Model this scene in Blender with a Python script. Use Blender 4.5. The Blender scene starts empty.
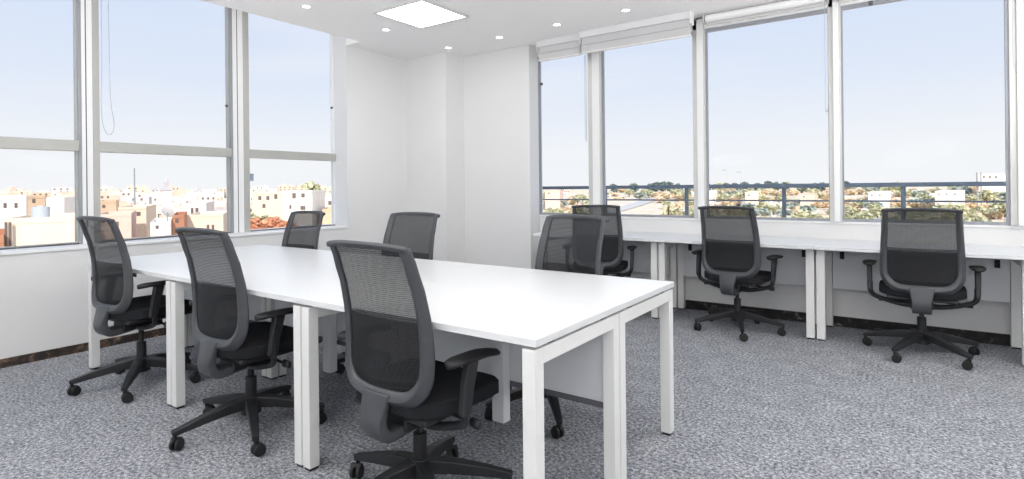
import bpy, bmesh, math, random
from mathutils import Vector, Matrix, noise
random.seed(7)
C = bpy.context.scene.collection
PI = math.pi
# ------------------------------------------------------------------ camera data
FOC, PX0, PY0, YAW, ROLL, CAMH = 560.4, 512.0, 187.36, 0.61494, -0.0103, 1.21
_f = Vector((-math.sin(YAW), math.cos(YAW), 0)); _r = Vector((math.cos(YAW), math.sin(YAW), 0)); _u = Vector((0, 0, 1))
RIGHT = _r * math.cos(ROLL) + _u * math.sin(ROLL); UP = -_r * math.sin(ROLL) + _u * math.cos(ROLL)
def bearing(px, dist):
    """ground position at a compass bearing (read off the photograph) and distance"""
    a = math.atan2(px - PX0, FOC)
    d = _f * math.cos(a) + _r * math.sin(a)
    return Vector((d.x * dist, d.y * dist, 0))
def ztop(px, py, dist):
    a = math.atan2(px - PX0, FOC)
    return CAMH - (py - PY0 + 0.0103 * (px - PX0)) * dist * math.cos(a) / FOC

# ------------------------------------------------------------------ materials
def lin(c):
    return tuple(((v / 255) / 12.92 if v / 255 <= .04045 else (((v / 255) + .055) / 1.055) ** 2.4) for v in c) + (1,)
def mat(name, rgb, rough=.6, metal=0, noise_amt=0, nscale=20, bump=0, bscale=200, emit=0, spec=.5):
    m = bpy.data.materials.new(name); m.use_nodes = True
    nt = m.node_tree; b = nt.nodes['Principled BSDF']
    b.inputs['Base Color'].default_value = lin(rgb); b.inputs['Roughness'].default_value = rough
    b.inputs['Metallic'].default_value = metal; b.inputs['Specular IOR Level'].default_value = spec
    tc = nt.nodes.new('ShaderNodeTexCoord')
    n = nt.nodes.new('ShaderNodeTexNoise'); n.inputs['Scale'].default_value = nscale; n.inputs['Detail'].default_value = 4
    nt.links.new(tc.outputs['Object'], n.inputs['Vector'])
    r = nt.nodes.new('ShaderNodeValToRGB')
    k = noise_amt
    c = lin(rgb)
    r.color_ramp.elements[0].position = .3; r.color_ramp.elements[1].position = .7
    r.color_ramp.elements[0].color = tuple(v * (1 - k) for v in c[:3]) + (1,)
    r.color_ramp.elements[1].color = tuple(min(1, v * (1 + k)) for v in c[:3]) + (1,)
    nt.links.new(n.outputs['Fac'], r.inputs['Fac']); nt.links.new(r.outputs['Color'], b.inputs['Base Color'])
    if bump:
        n2 = nt.nodes.new('ShaderNodeTexNoise'); n2.inputs['Scale'].default_value = bscale
        nt.links.new(tc.outputs['Object'], n2.inputs['Vector'])
        bp = nt.nodes.new('ShaderNodeBump'); bp.inputs['Strength'].default_value = bump; bp.inputs['Distance'].default_value = .004
        nt.links.new(n2.outputs['Fac'], bp.inputs['Height']); nt.links.new(bp.outputs['Normal'], b.inputs['Normal'])
    if emit:
        b.inputs['Emission Color'].default_value = (1, 1, 1, 1); b.inputs['Emission Strength'].default_value = emit
    return m
M = {}
M['wall'] = mat('wall_paint', (225, 225, 225), .75, noise_amt=.008, nscale=3, bump=.05, bscale=120)
M['ceiling'] = mat('ceiling_paint', (246, 245, 244), .8, noise_amt=.008, nscale=2)
M['white_lam'] = mat('white_laminate', (220, 221, 222), .28, noise_amt=.006, nscale=5)
M['white_metal'] = mat('white_powder_coat', (230, 230, 228), .42, noise_amt=.006, nscale=9)
M['panel'] = mat('pale_grey_panel', (216, 218, 221), .6, noise_amt=.01, nscale=6)
M['alu'] = mat('aluminium_frame', (205, 205, 202), .38, metal=.15, noise_amt=.02, nscale=12)
M['alu_grey'] = mat('grey_transom', (176, 176, 172), .45, metal=.1, noise_amt=.02, nscale=12)
M['alu_white'] = mat('white_frame', (238, 238, 238), .4, noise_amt=.01)
M['sash'] = mat('grey_sash', (150, 153, 160), .45, metal=.1, noise_amt=.03, nscale=15)
M['gasket'] = mat('dark_gasket', (90, 90, 96), .7, noise_amt=.05)
M['black'] = mat('black_plastic', (30, 31, 34), .48, noise_amt=.06, nscale=40)
M['rubber'] = mat('black_rubber', (24, 24, 26), .6, noise_amt=.06, nscale=40)
M['grey_plastic'] = mat('charcoal_plastic', (64, 66, 70), .42, noise_amt=.05, nscale=40)
M['seat_fabric'] = mat('black_seat_fabric', (34, 35, 38), .92, noise_amt=.18, nscale=300, bump=.35, bscale=500, spec=.2)
M['lens'] = mat('lit_lens', (255, 255, 255), .5, emit=9)
M['diffuser'] = mat('lit_diffuser', (255, 255, 255), .5, emit=5)
M['blind'] = mat('pale_blind_fabric', (226, 225, 226), .8, noise_amt=.02, nscale=60)
M['blind2'] = mat('grey_blind_fabric', (203, 202, 203), .8, noise_amt=.03, nscale=60)
M['cord'] = mat('grey_cord', (182, 190, 200), .6, noise_amt=.02)
M['rail'] = mat('blue_grey_paint', (100, 114, 130), .5, noise_amt=.06, nscale=12)
M['sticker'] = mat('grey_sticker', (150, 165, 182), .6, noise_amt=.08, nscale=60)

def carpet():
    m = bpy.data.materials.new('speckled_grey_carpet'); m.use_nodes = True; nt = m.node_tree; b = nt.nodes['Principled BSDF']
    b.inputs['Roughness'].default_value = .97; b.inputs['Specular IOR Level'].default_value = .12
    tc = nt.nodes.new('ShaderNodeTexCoord'); mix = None
    def nz(s, d, rough=.6):
        n = nt.nodes.new('ShaderNodeTexNoise'); n.inputs['Scale'].default_value = s; n.inputs['Detail'].default_value = d; n.inputs['Roughness'].default_value = rough
        nt.links.new(tc.outputs['Object'], n.inputs['Vector']); return n
    a, c, d = nz(62, 3, .75), nz(170, 2), nz(7, 2)
    m1 = nt.nodes.new('ShaderNodeMath'); m1.operation = 'MULTIPLY_ADD'; m1.inputs[1].default_value = .62
    nt.links.new(a.outputs['Fac'], m1.inputs[0])
    m2 = nt.nodes.new('ShaderNodeMath'); m2.operation = 'MULTIPLY_ADD'; m2.inputs[1].default_value = .3; m2.inputs[2].default_value = 0
    nt.links.new(c.outputs['Fac'], m2.inputs[0])
    m3 = nt.nodes.new('ShaderNodeMath'); m3.operation = 'MULTIPLY_ADD'; m3.inputs[1].default_value = .08
    nt.links.new(d.outputs['Fac'], m3.inputs[0]); nt.links.new(m2.outputs[0], m3.inputs[2]); nt.links.new(m3.outputs[0], m1.inputs[2])
    r = nt.nodes.new('ShaderNodeValToRGB'); e = r.color_ramp.elements
    e[0].position = .38; e[0].color = lin((66, 68, 73)); e[1].position = .62; e[1].color = lin((200, 202, 207))
    x = e.new(.5); x.color = lin((134, 136, 142))
    nt.links.new(m1.outputs[0], r.inputs['Fac']); nt.links.new(r.outputs['Color'], b.inputs['Base Color'])
    bp = nt.nodes.new('ShaderNodeBump'); bp.inputs['Strength'].default_value = .5; bp.inputs['Distance'].default_value = .006
    nt.links.new(a.outputs['Fac'], bp.inputs['Height']); nt.links.new(bp.outputs['Normal'], b.inputs['Normal'])
    return m
M['carpet'] = carpet()

def marble(cols=((28, 26, 26), (52, 44, 40), (104, 84, 70), (200, 184, 158)), nm='dark_veined_marble'):
    m = bpy.data.materials.new(nm); m.use_nodes = True; nt = m.node_tree; b = nt.nodes['Principled BSDF']
    b.inputs['Roughness'].default_value = .3
    tc = nt.nodes.new('ShaderNodeTexCoord'); n = nt.nodes.new('ShaderNodeTexNoise')
    n.inputs['Scale'].default_value = 9; n.inputs['Detail'].default_value = 9; n.inputs['Roughness'].default_value = .7; n.inputs['Distortion'].default_value = 1.8
    nt.links.new(tc.outputs['Object'], n.inputs['Vector'])
    r = nt.nodes.new('ShaderNodeValToRGB'); e = r.color_ramp.elements
    e[0].position = .3; e[0].color = lin(cols[0]); e[1].position = .76; e[1].color = lin(cols[3])
    x = e.new(.5); x.color = lin(cols[1]); x = e.new(.6); x.color = lin(cols[2])
    nt.links.new(n.outputs['Fac'], r.inputs['Fac']); nt.links.new(r.outputs['Color'], b.inputs['Base Color'])
    return m
M['marble'] = marble(); M['marble2'] = marble(((22, 22, 24), (34, 33, 34), (64, 60, 58), (215, 210, 205)), 'black_white_marble')

def glass():
    m = bpy.data.materials.new('window_glass'); m.use_nodes = True; nt = m.node_tree
    for n in list(nt.nodes): nt.nodes.remove(n)
    o = nt.nodes.new('ShaderNodeOutputMaterial'); t = nt.nodes.new('ShaderNodeBsdfTransparent'); g = nt.nodes.new('ShaderNodeBsdfGlossy')
    t.inputs['Color'].default_value = (.985, .99, .995, 1); g.inputs['Roughness'].default_value = .02
    tc = nt.nodes.new('ShaderNodeTexCoord'); n = nt.nodes.new('ShaderNodeTexNoise'); n.inputs['Scale'].default_value = 1.3
    nt.links.new(tc.outputs['Object'], n.inputs['Vector'])
    mr = nt.nodes.new('ShaderNodeMapRange'); mr.inputs['To Min'].default_value = .0003; mr.inputs['To Max'].default_value = .0008
    nt.links.new(n.outputs['Fac'], mr.inputs['Value'])
    mx = nt.nodes.new('ShaderNodeMixShader'); nt.links.new(mr.outputs[0], mx.inputs[0])
    nt.links.new(t.outputs[0], mx.inputs[1]); nt.links.new(g.outputs[0], mx.inputs[2]); nt.links.new(mx.outputs[0], o.inputs[0])
    return m
M['glass'] = glass()

def mesh_fabric(name, lo, hi, rgb):
    m = bpy.data.materials.new(name); m.use_nodes = True; nt = m.node_tree
    b = nt.nodes['Principled BSDF']; b.inputs['Base Color'].default_value = lin(rgb); b.inputs['Roughness'].default_value = .8
    b.inputs['Specular IOR Level'].default_value = .3
    tc = nt.nodes.new('ShaderNodeTexCoord'); w = nt.nodes.new('ShaderNodeTexWave'); w.bands_direction = 'Z'
    w.inputs['Scale'].default_value = 42; w.inputs['Distortion'].default_value = 1.6; w.inputs['Detail'].default_value = 1; w.inputs['Detail Scale'].default_value = 2.5
    nt.links.new(tc.outputs['Object'], w.inputs['Vector'])
    w2 = nt.nodes.new('ShaderNodeTexWave'); w2.bands_direction = 'X'; w2.inputs['Scale'].default_value = 45
    nt.links.new(tc.outputs['Object'], w2.inputs['Vector'])
    ad = nt.nodes.new('ShaderNodeMath'); ad.operation = 'MULTIPLY_ADD'; ad.inputs[1].default_value = .7
    nt.links.new(w.outputs['Fac'], ad.inputs[0])
    s = nt.nodes.new('ShaderNodeMath'); s.operation = 'MULTIPLY'; s.inputs[1].default_value = .3
    nt.links.new(w2.outputs['Fac'], s.inputs[0]); nt.links.new(s.outputs[0], ad.inputs[2])
    mr = nt.nodes.new('ShaderNodeMapRange'); mr.inputs['To Min'].default_value = lo; mr.inputs['To Max'].default_value = hi
    nt.links.new(ad.outputs[0], mr.inputs['Value'])
    t = nt.nodes.new('ShaderNodeBsdfTransparent'); mx = nt.nodes.new('ShaderNodeMixShader')
    nt.links.new(mr.outputs[0], mx.inputs[0]); nt.links.new(t.outputs[0], mx.inputs[1]); nt.links.new(b.outputs[0], mx.inputs[2])
    nt.links.new(mx.outputs[0], nt.nodes['Material Output'].inputs[0])
    return m
M['mesh'] = mesh_fabric('dark_open_mesh', .74, .94, (44, 46, 49))
M['mesh2'] = mesh_fabric('black_dense_mesh', .88, 1.0, (28, 29, 32))

# ------------------------------------------------------------------ helpers
def bx(bm, x0, x1, y0, y1, z0, z1):
    v = [bm.verts.new(p) for p in ((x0, y0, z0), (x1, y0, z0), (x1, y1, z0), (x0, y1, z0), (x0, y0, z1), (x1, y0, z1), (x1, y1, z1), (x0, y1, z1))]
    for f in ((3, 2, 1, 0), (4, 5, 6, 7), (0, 1, 5, 4), (1, 2, 6, 5), (2, 3, 7, 6), (3, 0, 4, 7)): bm.faces.new([v[i] for i in f])
def box(*a):
    bm = bmesh.new(); bx(bm, *a); return bm
def prism(bm, pts, z0, z1):
    lo = [bm.verts.new((p[0], p[1], z0)) for p in pts]; hi = [bm.verts.new((p[0], p[1], z1)) for p in pts]; n = len(pts)
    bm.faces.new(lo[::-1]); bm.faces.new(hi)
    for i in range(n): bm.faces.new((lo[i], lo[(i + 1) % n], hi[(i + 1) % n], hi[i]))
def tube(bm, pts, rad, seg=10, flat=1.0, cap=True, side=None):
    """swept tube through pts; rad scalar or list; flat squeezes along the second axis"""
    pts = [Vector(p) for p in pts]; n = len(pts)
    rad = rad if isinstance(rad, (list, tuple)) else [rad] * n
    rings = []; prev = None
    for i, p in enumerate(pts):
        t = (pts[min(i + 1, n - 1)] - pts[max(i - 1, 0)]).normalized()
        if prev is None:
            a = Vector(side) if side else (Vector((0, 0, 1)) if abs(t.z) < .9 else Vector((1, 0, 0)))
        else: a = prev
        a = (a - t * a.dot(t)).normalized(); b = t.cross(a); prev = a
        rings.append([bm.verts.new(p + a * math.cos(2 * PI * k / seg) * rad[i] + b * math.sin(2 * PI * k / seg) * rad[i] * flat) for k in range(seg)])
    for i in range(n - 1):
        for k in range(seg): bm.faces.new((rings[i][k], rings[i][(k + 1) % seg], rings[i + 1][(k + 1) % seg], rings[i + 1][k]))
    if cap: bm.faces.new(rings[0][::-1]); bm.faces.new(rings[-1])
def beam(bm, pts, ws, hs, side):
    """rectangular swept beam; ws widths along side, hs heights"""
    pts = [Vector(p) for p in pts]; n = len(pts); s = Vector(side).normalized(); R = []
    for i, p in enumerate(pts):
        t = (pts[min(i + 1, n - 1)] - pts[max(i - 1, 0)]).normalized(); u = s.cross(t).normalized()
        w, h = ws[i] / 2, hs[i] / 2
        R.append([bm.verts.new(p + s * a * w + u * b * h) for a, b in ((-1, -1), (1, -1), (1, 1), (-1, 1))])
    for i in range(n - 1):
        for k in range(4): bm.faces.new((R[i][k], R[i][(k + 1) % 4], R[i + 1][(k + 1) % 4], R[i + 1][k]))
    bm.faces.new(R[0][::-1]); bm.faces.new(R[-1])
def smoothpath(pts, n=6):
    out = []; P = [Vector(p) for p in pts]
    for i in range(len(P) - 1):
        a, b, c, d = P[max(i - 1, 0)], P[i], P[i + 1], P[min(i + 2, len(P) - 1)]
        for k in range(n):
            t = k / n
            out.append(.5 * ((2 * b) + (c - a) * t + (2 * a - 5 * b + 4 * c - d) * t * t + (3 * b - a - 3 * c + d) * t ** 3))
    out.append(P[-1]); return out
def obj(name, bm, m, parent=None, bevel=0, smooth=False, subsurf=0, segs=2, solid=0):
    bmesh.ops.recalc_face_normals(bm, faces=bm.faces)
    me = bpy.data.meshes.new(name); bm.to_mesh(me); bm.free()
    for x in (m if isinstance(m, list) else [m]): me.materials.append(x)
    o = bpy.data.objects.new(name, me); C.objects.link(o)
    if parent: o.parent = parent
    if solid:
        md = o.modifiers.new('s', 'SOLIDIFY'); md.thickness = solid; md.offset = 0
    if bevel:
        md = o.modifiers.new('b', 'BEVEL'); md.width = bevel; md.segments = segs; md.limit_method = 'ANGLE'
    if subsurf:
        md = o.modifiers.new('ss', 'SUBSURF'); md.levels = subsurf; md.render_levels = subsurf
    if smooth:
        for p in me.polygons: p.use_smooth = True
    return o
def tag(o, label, cat, group=None, kind=None):
    if label: o['label'] = label
    if cat: o['category'] = cat
    if group: o['group'] = group
    if kind: o['kind'] = kind
    return o
def thing(name, label, cat, loc=(0, 0, 0), rz=0, group=None):
    o = bpy.data.objects.new(name, None); o.empty_display_size = .1; C.objects.link(o); o.location = loc; o.rotation_euler = (0, 0, rz)
    return tag(o, label, cat, group)
def struct(name, bm, m, **k):
    o = obj(name, bm, m, **k); o['kind'] = 'structure'; return o
def copy_tree(o, parent=None):
    c = o.copy(); C.objects.link(c)
    if parent: c.parent = parent
    for ch in list(o.children): copy_tree(ch, c)
    return c

# ------------------------------------------------------------------ room shell
ZC = 2.82; XL = -5.12; XG = -5.37; YW = 5.5; XE, YB = 3.3, -3.3; ZH = 3.2
struct('floor', box(XG - .25, XE + .2, YB - .2, YW + .25, -.15, 0), M['carpet'])
bm = bmesh.new()
bx(bm, -4.877, XE + .2, YB - .2, 5.28, ZC, ZH)
bx(bm, XL, -4.877, 4.06, 5.28, ZC, ZH)
bx(bm, XG - .25, XE + .2, 5.28, YW + .25, ZC + .006, ZH)
bx(bm, XG - .25, XE + .2, YB - .2, YW + .25, ZH, ZH + .25)
struct('ceiling', bm, M['ceiling'])
bm = bmesh.new(); bx(bm, XG - .25, XL, YB - .2, 4.06, 0, .775); bx(bm, XG - .04, XL, 4.06, YW + .06, 0, ZH)
bx(bm, XG - .25, XL, YB - .2, YB + .1, .775, ZH)
struct('wall_left', bm, M['wall'])
bm = bmesh.new(); bx(bm, XL, -4.455, 4.965, YW + .06, 0, ZH); struct('wall_corner_column', bm, M['wall']).name = 'wall_corner'
bm = bmesh.new(); bx(bm, -4.455, -3.49, 5.3, YW + .06, 0, ZH); bx(bm, -3.49, XE + .2, YW, YW + .25, 0, .872); bx(bm, -3.49, XE + .2, YW + .02, YW + .25, 2.78, ZH)
struct('wall_right', bm, M['wall'])
struct('wall_back', box(XG - .25, XE + .2, YB - .2, YB, 0, ZH), M['wall'])
struct('wall_east', box(XE, XE + .2, YB, YW + .25, 0, ZH), M['wall'])
struct('baseboard_left', box(XL - .01, XL + .012, YB, 4.965, 0, .062), M['marble'])
struct('baseboard_right', box(-4.455, XE, YW - .014, YW + .01, 0, .085), M['marble2'])
# sills
struct('trim_1', box(XG - .04, XL + .012, YB + .1, 4.06, .775, .797), M['alu_white'], bevel=.004)
struct('trim_2', box(-3.49, XE, YW - .01, YW + .25, .872, .892), M['alu_white'], bevel=.004)

# left window bays
def left_mullion(n, y0, y1):
    bm = bmesh.new(); w = y1 - y0
    bx(bm, XG - .05, XG + .05, y0 + .022, y0 + w * .68, .797, ZH)
    o = struct('trim_%d' % n, bm, M['alu_white'], bevel=.003)
    obj('glazing_profile', box(XG - .05, XG + .045, y0, y0 + .022, .797, ZH), M['sash'], o, bevel=.003)
    obj('guide_profile', box(XG - .05, XG + .055, y0 + w * .68, y1, .797, ZH), M['alu_grey'], o, bevel=.003)
    obj('gasket', box(XG - .02, XG + .052, y0 + w * .33, y0 + w * .33 + .007, .797, ZH), M['gasket'], o)
    return o
LM = [(-1.05, -.87), (.27, .44), (1.637, 1.775), (2.853, 3.034)]
for i, (a, b) in enumerate(LM): left_mullion(3 + i, a, b)
bays = [(YB + .1, -1.05), (-.87, .27), (.44, 1.637), (1.775, 2.853), (3.034, 4.06)]
for i, (a, b) in enumerate(bays):
    w = bpy.data.objects.new('window_%d' % (i + 1), None); C.objects.link(w); w.location = (XG, a, .797); w['kind'] = 'structure'
    L = b - a
    bm = bmesh.new(); t = .010
    bx(bm, -.02, .025, 0, t, 0, 2.403); bx(bm, -.02, .025, L - t, L, 0, 2.403); bx(bm, -.02, .025, t, L - t, 0, .018); bx(bm, -.02, .025, t, L - t, 2.38, 2.403)
    obj('window_frame', bm, M['alu_white'] if i == 4 else M['alu_grey'], w)
    obj('bottom_bead', box(.0252, .028, 0, L, 0, .012), M['gasket'], w)
    obj('transom', box(-.03, .055, 0, L, .733, .817), M['alu_grey'], w, bevel=.004)
    obj('glass_pane', box(-.004, .004, t, L - t, .018, .733), M['glass'], w)
    obj('glass_pane', box(-.004, .004, t, L - t, .817, 2.38), M['glass'], w)
    if i >= 2:
        bm = bmesh.new(); h_ = {2: 1.93, 3: 1.215, 4: 1.33}[i]; bx(bm, .004, .024, L - .035, L - .012, h_, h_ + .022); obj('window_stay', bm, M['gasket'], w, bevel=.004)
# right window bays
RM = [(-2.84, -2.68), (-1.70, -1.58), (-.545, -.452), (.615, .72), (1.78, 1.9)]
for i, (a, b) in enumerate(RM):
    bm = bmesh.new(); w = b - a
    bx(bm, a, a + w * .38, YW - .03, YW + .06, .892, 2.81)
    o = struct('trim_%d' % (7 + i), bm, M['alu'], bevel=.003)
    obj('cover_strip', box(a + w * .38, b - .015, YW - .055, YW + .06, .892, 2.81), M['alu_white'], o, bevel=.004)
    obj('edge_profile', box(b - .015, b, YW - .04, YW + .06, .892, 2.81), M['alu'], o)
struct('trim_12', box(-3.49, XE, YW - .03, YW + .06, 2.715, 2.81), M['alu_white'], bevel=.004)
rb = [(-3.49, -2.84), (-2.68, -1.70), (-1.58, -.545), (-.452, .615), (.72, 1.78), (1.9, XE)]
for i, (a, b) in enumerate(rb):
    w = bpy.data.objects.new('window_%d' % (6 + i), None); C.objects.link(w); w.location = (a, YW, .892); w['kind'] = 'structure'
    L = b - a; t = .011; bm = bmesh.new(); Hh = 1.823
    bx(bm, 0, t, -.012, .03, 0, Hh); q = t * 1.8 if i == 3 else .006; bx(bm, L - q, L, -.012, .03, 0, Hh); bx(bm, t, L - q, -.012, .03, 0, .022); bx(bm, t, L - q, -.012, .03, Hh - .03, Hh)
    obj('window_frame', bm, M['sash'], w)
    obj('glass_pane', box(t, L - q, .006, .014, .022, Hh - .03), M['glass'], w)
    if i in (0, 3):
        obj('window_stay', box((.03 if i == 0 else .2), (.055 if i == 0 else .23), -.02, .006, Hh - (.33 if i == 0 else .035), Hh - (.3 if i == 0 else .0)), M['gasket'], w, bevel=.004)
o = obj('glass_sticker', box(XG + .0045, XG + .006, 3.052, 3.10, 1.30, 1.375), M['sticker']); tag(o, 'small blue-grey rectangular sticker on the left window glass beside the mullion', 'sticker')

# blinds ---------------------------------------------------------------
def blind(x0, x1, y, zb, label):
    t = thing('window_blind', label, 'blind', ((x0 + x1) / 2, y, ZC))
    L = (x1 - x0) / 2; d = zb - ZC
    obj('headrail', box(-L, L, -.03, .06, -.07, 0), M['blind'], t, bevel=.006)
    bm = bmesh.new(); n = 2; z = -.07
    st = (d + .075) / n
    for k in range(n): bx(bm, -L + .01, L - .01, -.012 - .008 * (k % 2), .05, z + st * (k + 1) + .004, z + st * k)
    obj('folded_fabric', bm, M['blind2'], t, bevel=.005)
    obj('bottom_bar', box(-L + .008, L - .008, -.018, .03, d, d + .018), M['alu_white'], t, bevel=.003)
    obj('end_cap', box(L, L + .012, -.04, .06, -.12, 0), M['alu_white'], t, bevel=.003); obj('end_cap', box(-L - .004, -L, -.04, .06, -.12, 0), M['alu_white'], t, bevel=.001)
    return t
blind(-3.32, -2.79, 5.24, 2.597, 'narrow folded white blind over the leftmost pane of the right-hand window wall')
blind(-2.765, -1.625, 5.19, 2.592, 'wide folded white blind with its bottom bar raised, second along the window wall')
def roller(x0, x1, label):
    t = thing('roller_blind', label, 'blind', ((x0 + x1) / 2, 5.37, 2.775)); L = (x1 - x0) / 2
    bm = bmesh.new(); tube(bm, [(-L + .02, 0, 0), (L - .02, 0, 0)], .034, 16); obj('rolled_fabric', bm, M['alu_white'], t, smooth=False)
    for s in (-L, L - .012): obj('bracket', box(s, s + .012, -.035, .05, -.04, .046), M['alu'], t, bevel=.003)
    obj('hem_bar', box(-L + .02, L - .02, .02, .035, -.055, -.033), M['alu'], t, bevel=.002)
roller(-1.56, -.53, 'slim white roller blind rolled up above the pane right of the wide folded blind')
roller(-.47, .60, 'slim white roller blind rolled up above the pane behind the right-hand counter chair')
def cord(path, label, r=.0022):
    bm = bmesh.new(); tube(bm, path, r, 6); o = obj('blind_cord', bm, M['cord'], smooth=True); tag(o, label, 'cord')
x, y0 = -5.2, 1.80
cord(smoothpath([(x, y0 - .045, 3.15), (x, y0 - .045, 2.3), (x, y0 - .05, 1.85), (x, y0 - .03, 1.70), (x, y0 + .01, 1.665), (x, y0 + .035, 1.75), (x, y0 + .01, 2.0), (x, y0 + .004, 2.6), (x, y0, 3.15)], 5), 'long looped blind cord hanging beside the leftmost mullion of the left window', .0028)
cord([(-2.775, 5.28, 2.60), (-2.775, 5.28, 1.70), (-2.76, 5.28, 1.69), (-2.76, 5.28, 2.60)], 'pale blue blind cord hanging at the right end of the narrow folded blind', .003)
cord(smoothpath([(-.555, 5.33, 2.74), (-.555, 5.33, 1.9), (-.545, 5.33, 1.83), (-.535, 5.33, 1.9), (-.535, 5.33, 2.74)], 4), 'white looped blind cord in front of the mullion right of centre')
cord(smoothpath([(.625, 5.33, 2.74), (.62, 5.33, 2.1), (.65, 5.33, 1.99), (.68, 5.33, 2.1), (.675, 5.33, 2.74)], 4), 'white looped blind cord at the far right edge of the window wall')

# ceiling lights -------------------------------------------------------
def panel_light(x, y, label, group=None):
    t = thing('ceiling_panel_light', label, 'ceiling light', (x, y, ZC), 0, group); bm = bmesh.new(); a = .312; b = .288
    for q in ((-a, a, -a, -b), (-a, a, b, a), (-a, -b, -b, b), (b, a, -b, b)): bx(bm, *q, -.018, 0)
    obj('light_frame', bm, M['alu'], t, bevel=.002); obj('diffuser', box(-b, b, -b, b, -.012, -.004), M['diffuser'], t)
    l = bpy.data.lights.new('panel_lamp', 'AREA'); l.shape = 'SQUARE'; l.size = .57; l.energy = PANEL_W; l.color = (1, .985, .965)
    lo = bpy.data.objects.new('lamp', l); C.objects.link(lo); lo.location = (0, 0, -.03); lo.parent = t
    return t
PANEL_W = 11
panel_light(-3.65, 3.75, 'square lit ceiling panel light with thin grey frame')
for x, y in ((-3.65, -.6), (-.4, -.6), (-.4, 1.8), (1.9, 1.8), (1.9, -.6), (1.6, 4.1)):  # extra panels out of view, put in to even out the room light
    panel_light(x, y, 'square ceiling panel light added out of view to brighten the room', 'added unseen ceiling panel lights')
def downlight(x, y, label):
    t = thing('ceiling_downlight', label, 'ceiling light', (x, y, ZC)); bm = bmesh.new()
    n = 24; ro, ri = .05, .034
    for z0, z1 in ((-.006, 0),):
        for k in range(n):
            a0, a1 = 2 * PI * k / n, 2 * PI * (k + 1) / n
            P = lambda r, a, z: (r * math.cos(a), r * math.sin(a), z)
            for q in (((ro, z1), (ro - .006, z0)), ((ro - .006, z0), (ri, z0)), ((ri, z0), (ri, z1))):
                bm.faces.new([bm.verts.new(P(q[0][0], a0, q[0][1])), bm.verts.new(P(q[0][0], a1, q[0][1])), bm.verts.new(P(q[1][0], a1, q[1][1])), bm.verts.new(P(q[1][0], a0, q[1][1]))])
    bmesh.ops.remove_doubles(bm, verts=bm.verts, dist=1e-5)
    obj('trim_ring', bm, M['alu_white'], t, smooth=True)
    bm = bmesh.new(); bmesh.ops.create_cone(bm, cap_ends=True, segments=24, radius1=ri, radius2=ri, depth=.003, matrix=Matrix.Translation((0, 0, -.003)))
    obj('lens', bm, M['lens'], t)
downlight(-4.30, 2.985, 'small round recessed downlight nearest the left window, in front of the panel light')
downlight(-4.295, 3.90, 'small round recessed downlight between the left window corner and the square panel')
downlight(-4.285, 4.83, 'small round recessed downlight just in front of the wall column')
downlight(-3.556, 4.83, 'small round recessed downlight over the blank wall right of the column')
downlight(-2.824, 4.80, 'small round recessed downlight above the narrow folded blind')
downlight(-2.091, 4.79, 'small round recessed downlight above the wide folded blind')

# ------------------------------------------------------------------ desks
def leg_frame(t, x, y0, y1, h, w=.050):
    """two legs and the rail joining them, x = low side"""
    for ya in (y0, y1 - w):
        l = obj('leg', box(x, x + w, ya, ya + w, .012, h), M['white_metal'], t, bevel=.0025)
        obj('foot', box(x + .006, x + w - .006, ya + .006, ya + w - .006, 0, .012), M['rubber'], l)
    obj('side_rail', box(x + .001, x + w - .001, y0 + w, y1 - w, h - .052, h), M['white_metal'], t, bevel=.0025)
def bench_desk(xa, xb, ya, yb, label, near):
    """origin at the middle of the footprint; top .74"""
    cx, cy = (xa + xb) / 2, (ya + yb) / 2
    t = thing('bench_desk', label, 'desk', (cx, cy, 0), 0, None)
    L, D = (xb - xa) / 2 - .0004, (yb - ya) / 2 - .0003
    obj('tabletop', box(-L, L, -D, D, .716, .74), M['white_lam'], t, bevel=.0008)
    leg_frame(t, -L + .004, -D + .005, D - .003, .704); leg_frame(t, L - .056, -D + .005, D - .003, .704)
    for sx in (-1, 1):
        for sy in (-D + .12, D - .12): obj('spacer', box(sx * (L - .03) - .014, sx * (L - .03) + .014, sy - .02, sy + .02, .703, .717), M['gasket'], t)
    obj('cross_beam', box(-L + .056, L - .056, (D - .12 if near else -D + .08), (D - .08 if near else -D + .12), .655, .70), M['white_metal'], t, bevel=.002)
    if near:
        p = obj('modesty_panel', box(-L + .06, L - .06, D - .03, D - .012, .345, .70), M['panel'], t, bevel=.002)
        obj('panel_edge', box(-L + .06, L - .06, D - .033, D - .010, .322, .345), M['gasket'], p)
        bm = bmesh.new(); bx(bm, .02, .085, D - .085, D - .034, .17, .62)
        c = obj('cable_duct', bm, M['white_lam'], t, bevel=.004)
    return t
xs = [-4.58, -3.365, -2.151, -.937]
nn = ['white bench desk at the window end of the near row, leftmost pushed-in chair before it', 'white bench desk in the middle of the near row of the large table', 'white bench desk at the front right corner, nearest desk of the large table']
ff = ['white bench desk of the far row in the corner nearest the left window', 'white bench desk in the middle of the far row of the large table', 'white bench desk at the far right corner of the large table']
for i in range(3):
    bench_desk(xs[i], xs[i + 1], 1.445, 2.070, nn[i], True)
for i in range(3):
    bench_desk(xs[i], xs[i + 1], 2.070, 2.695, ff[i], False)
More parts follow.
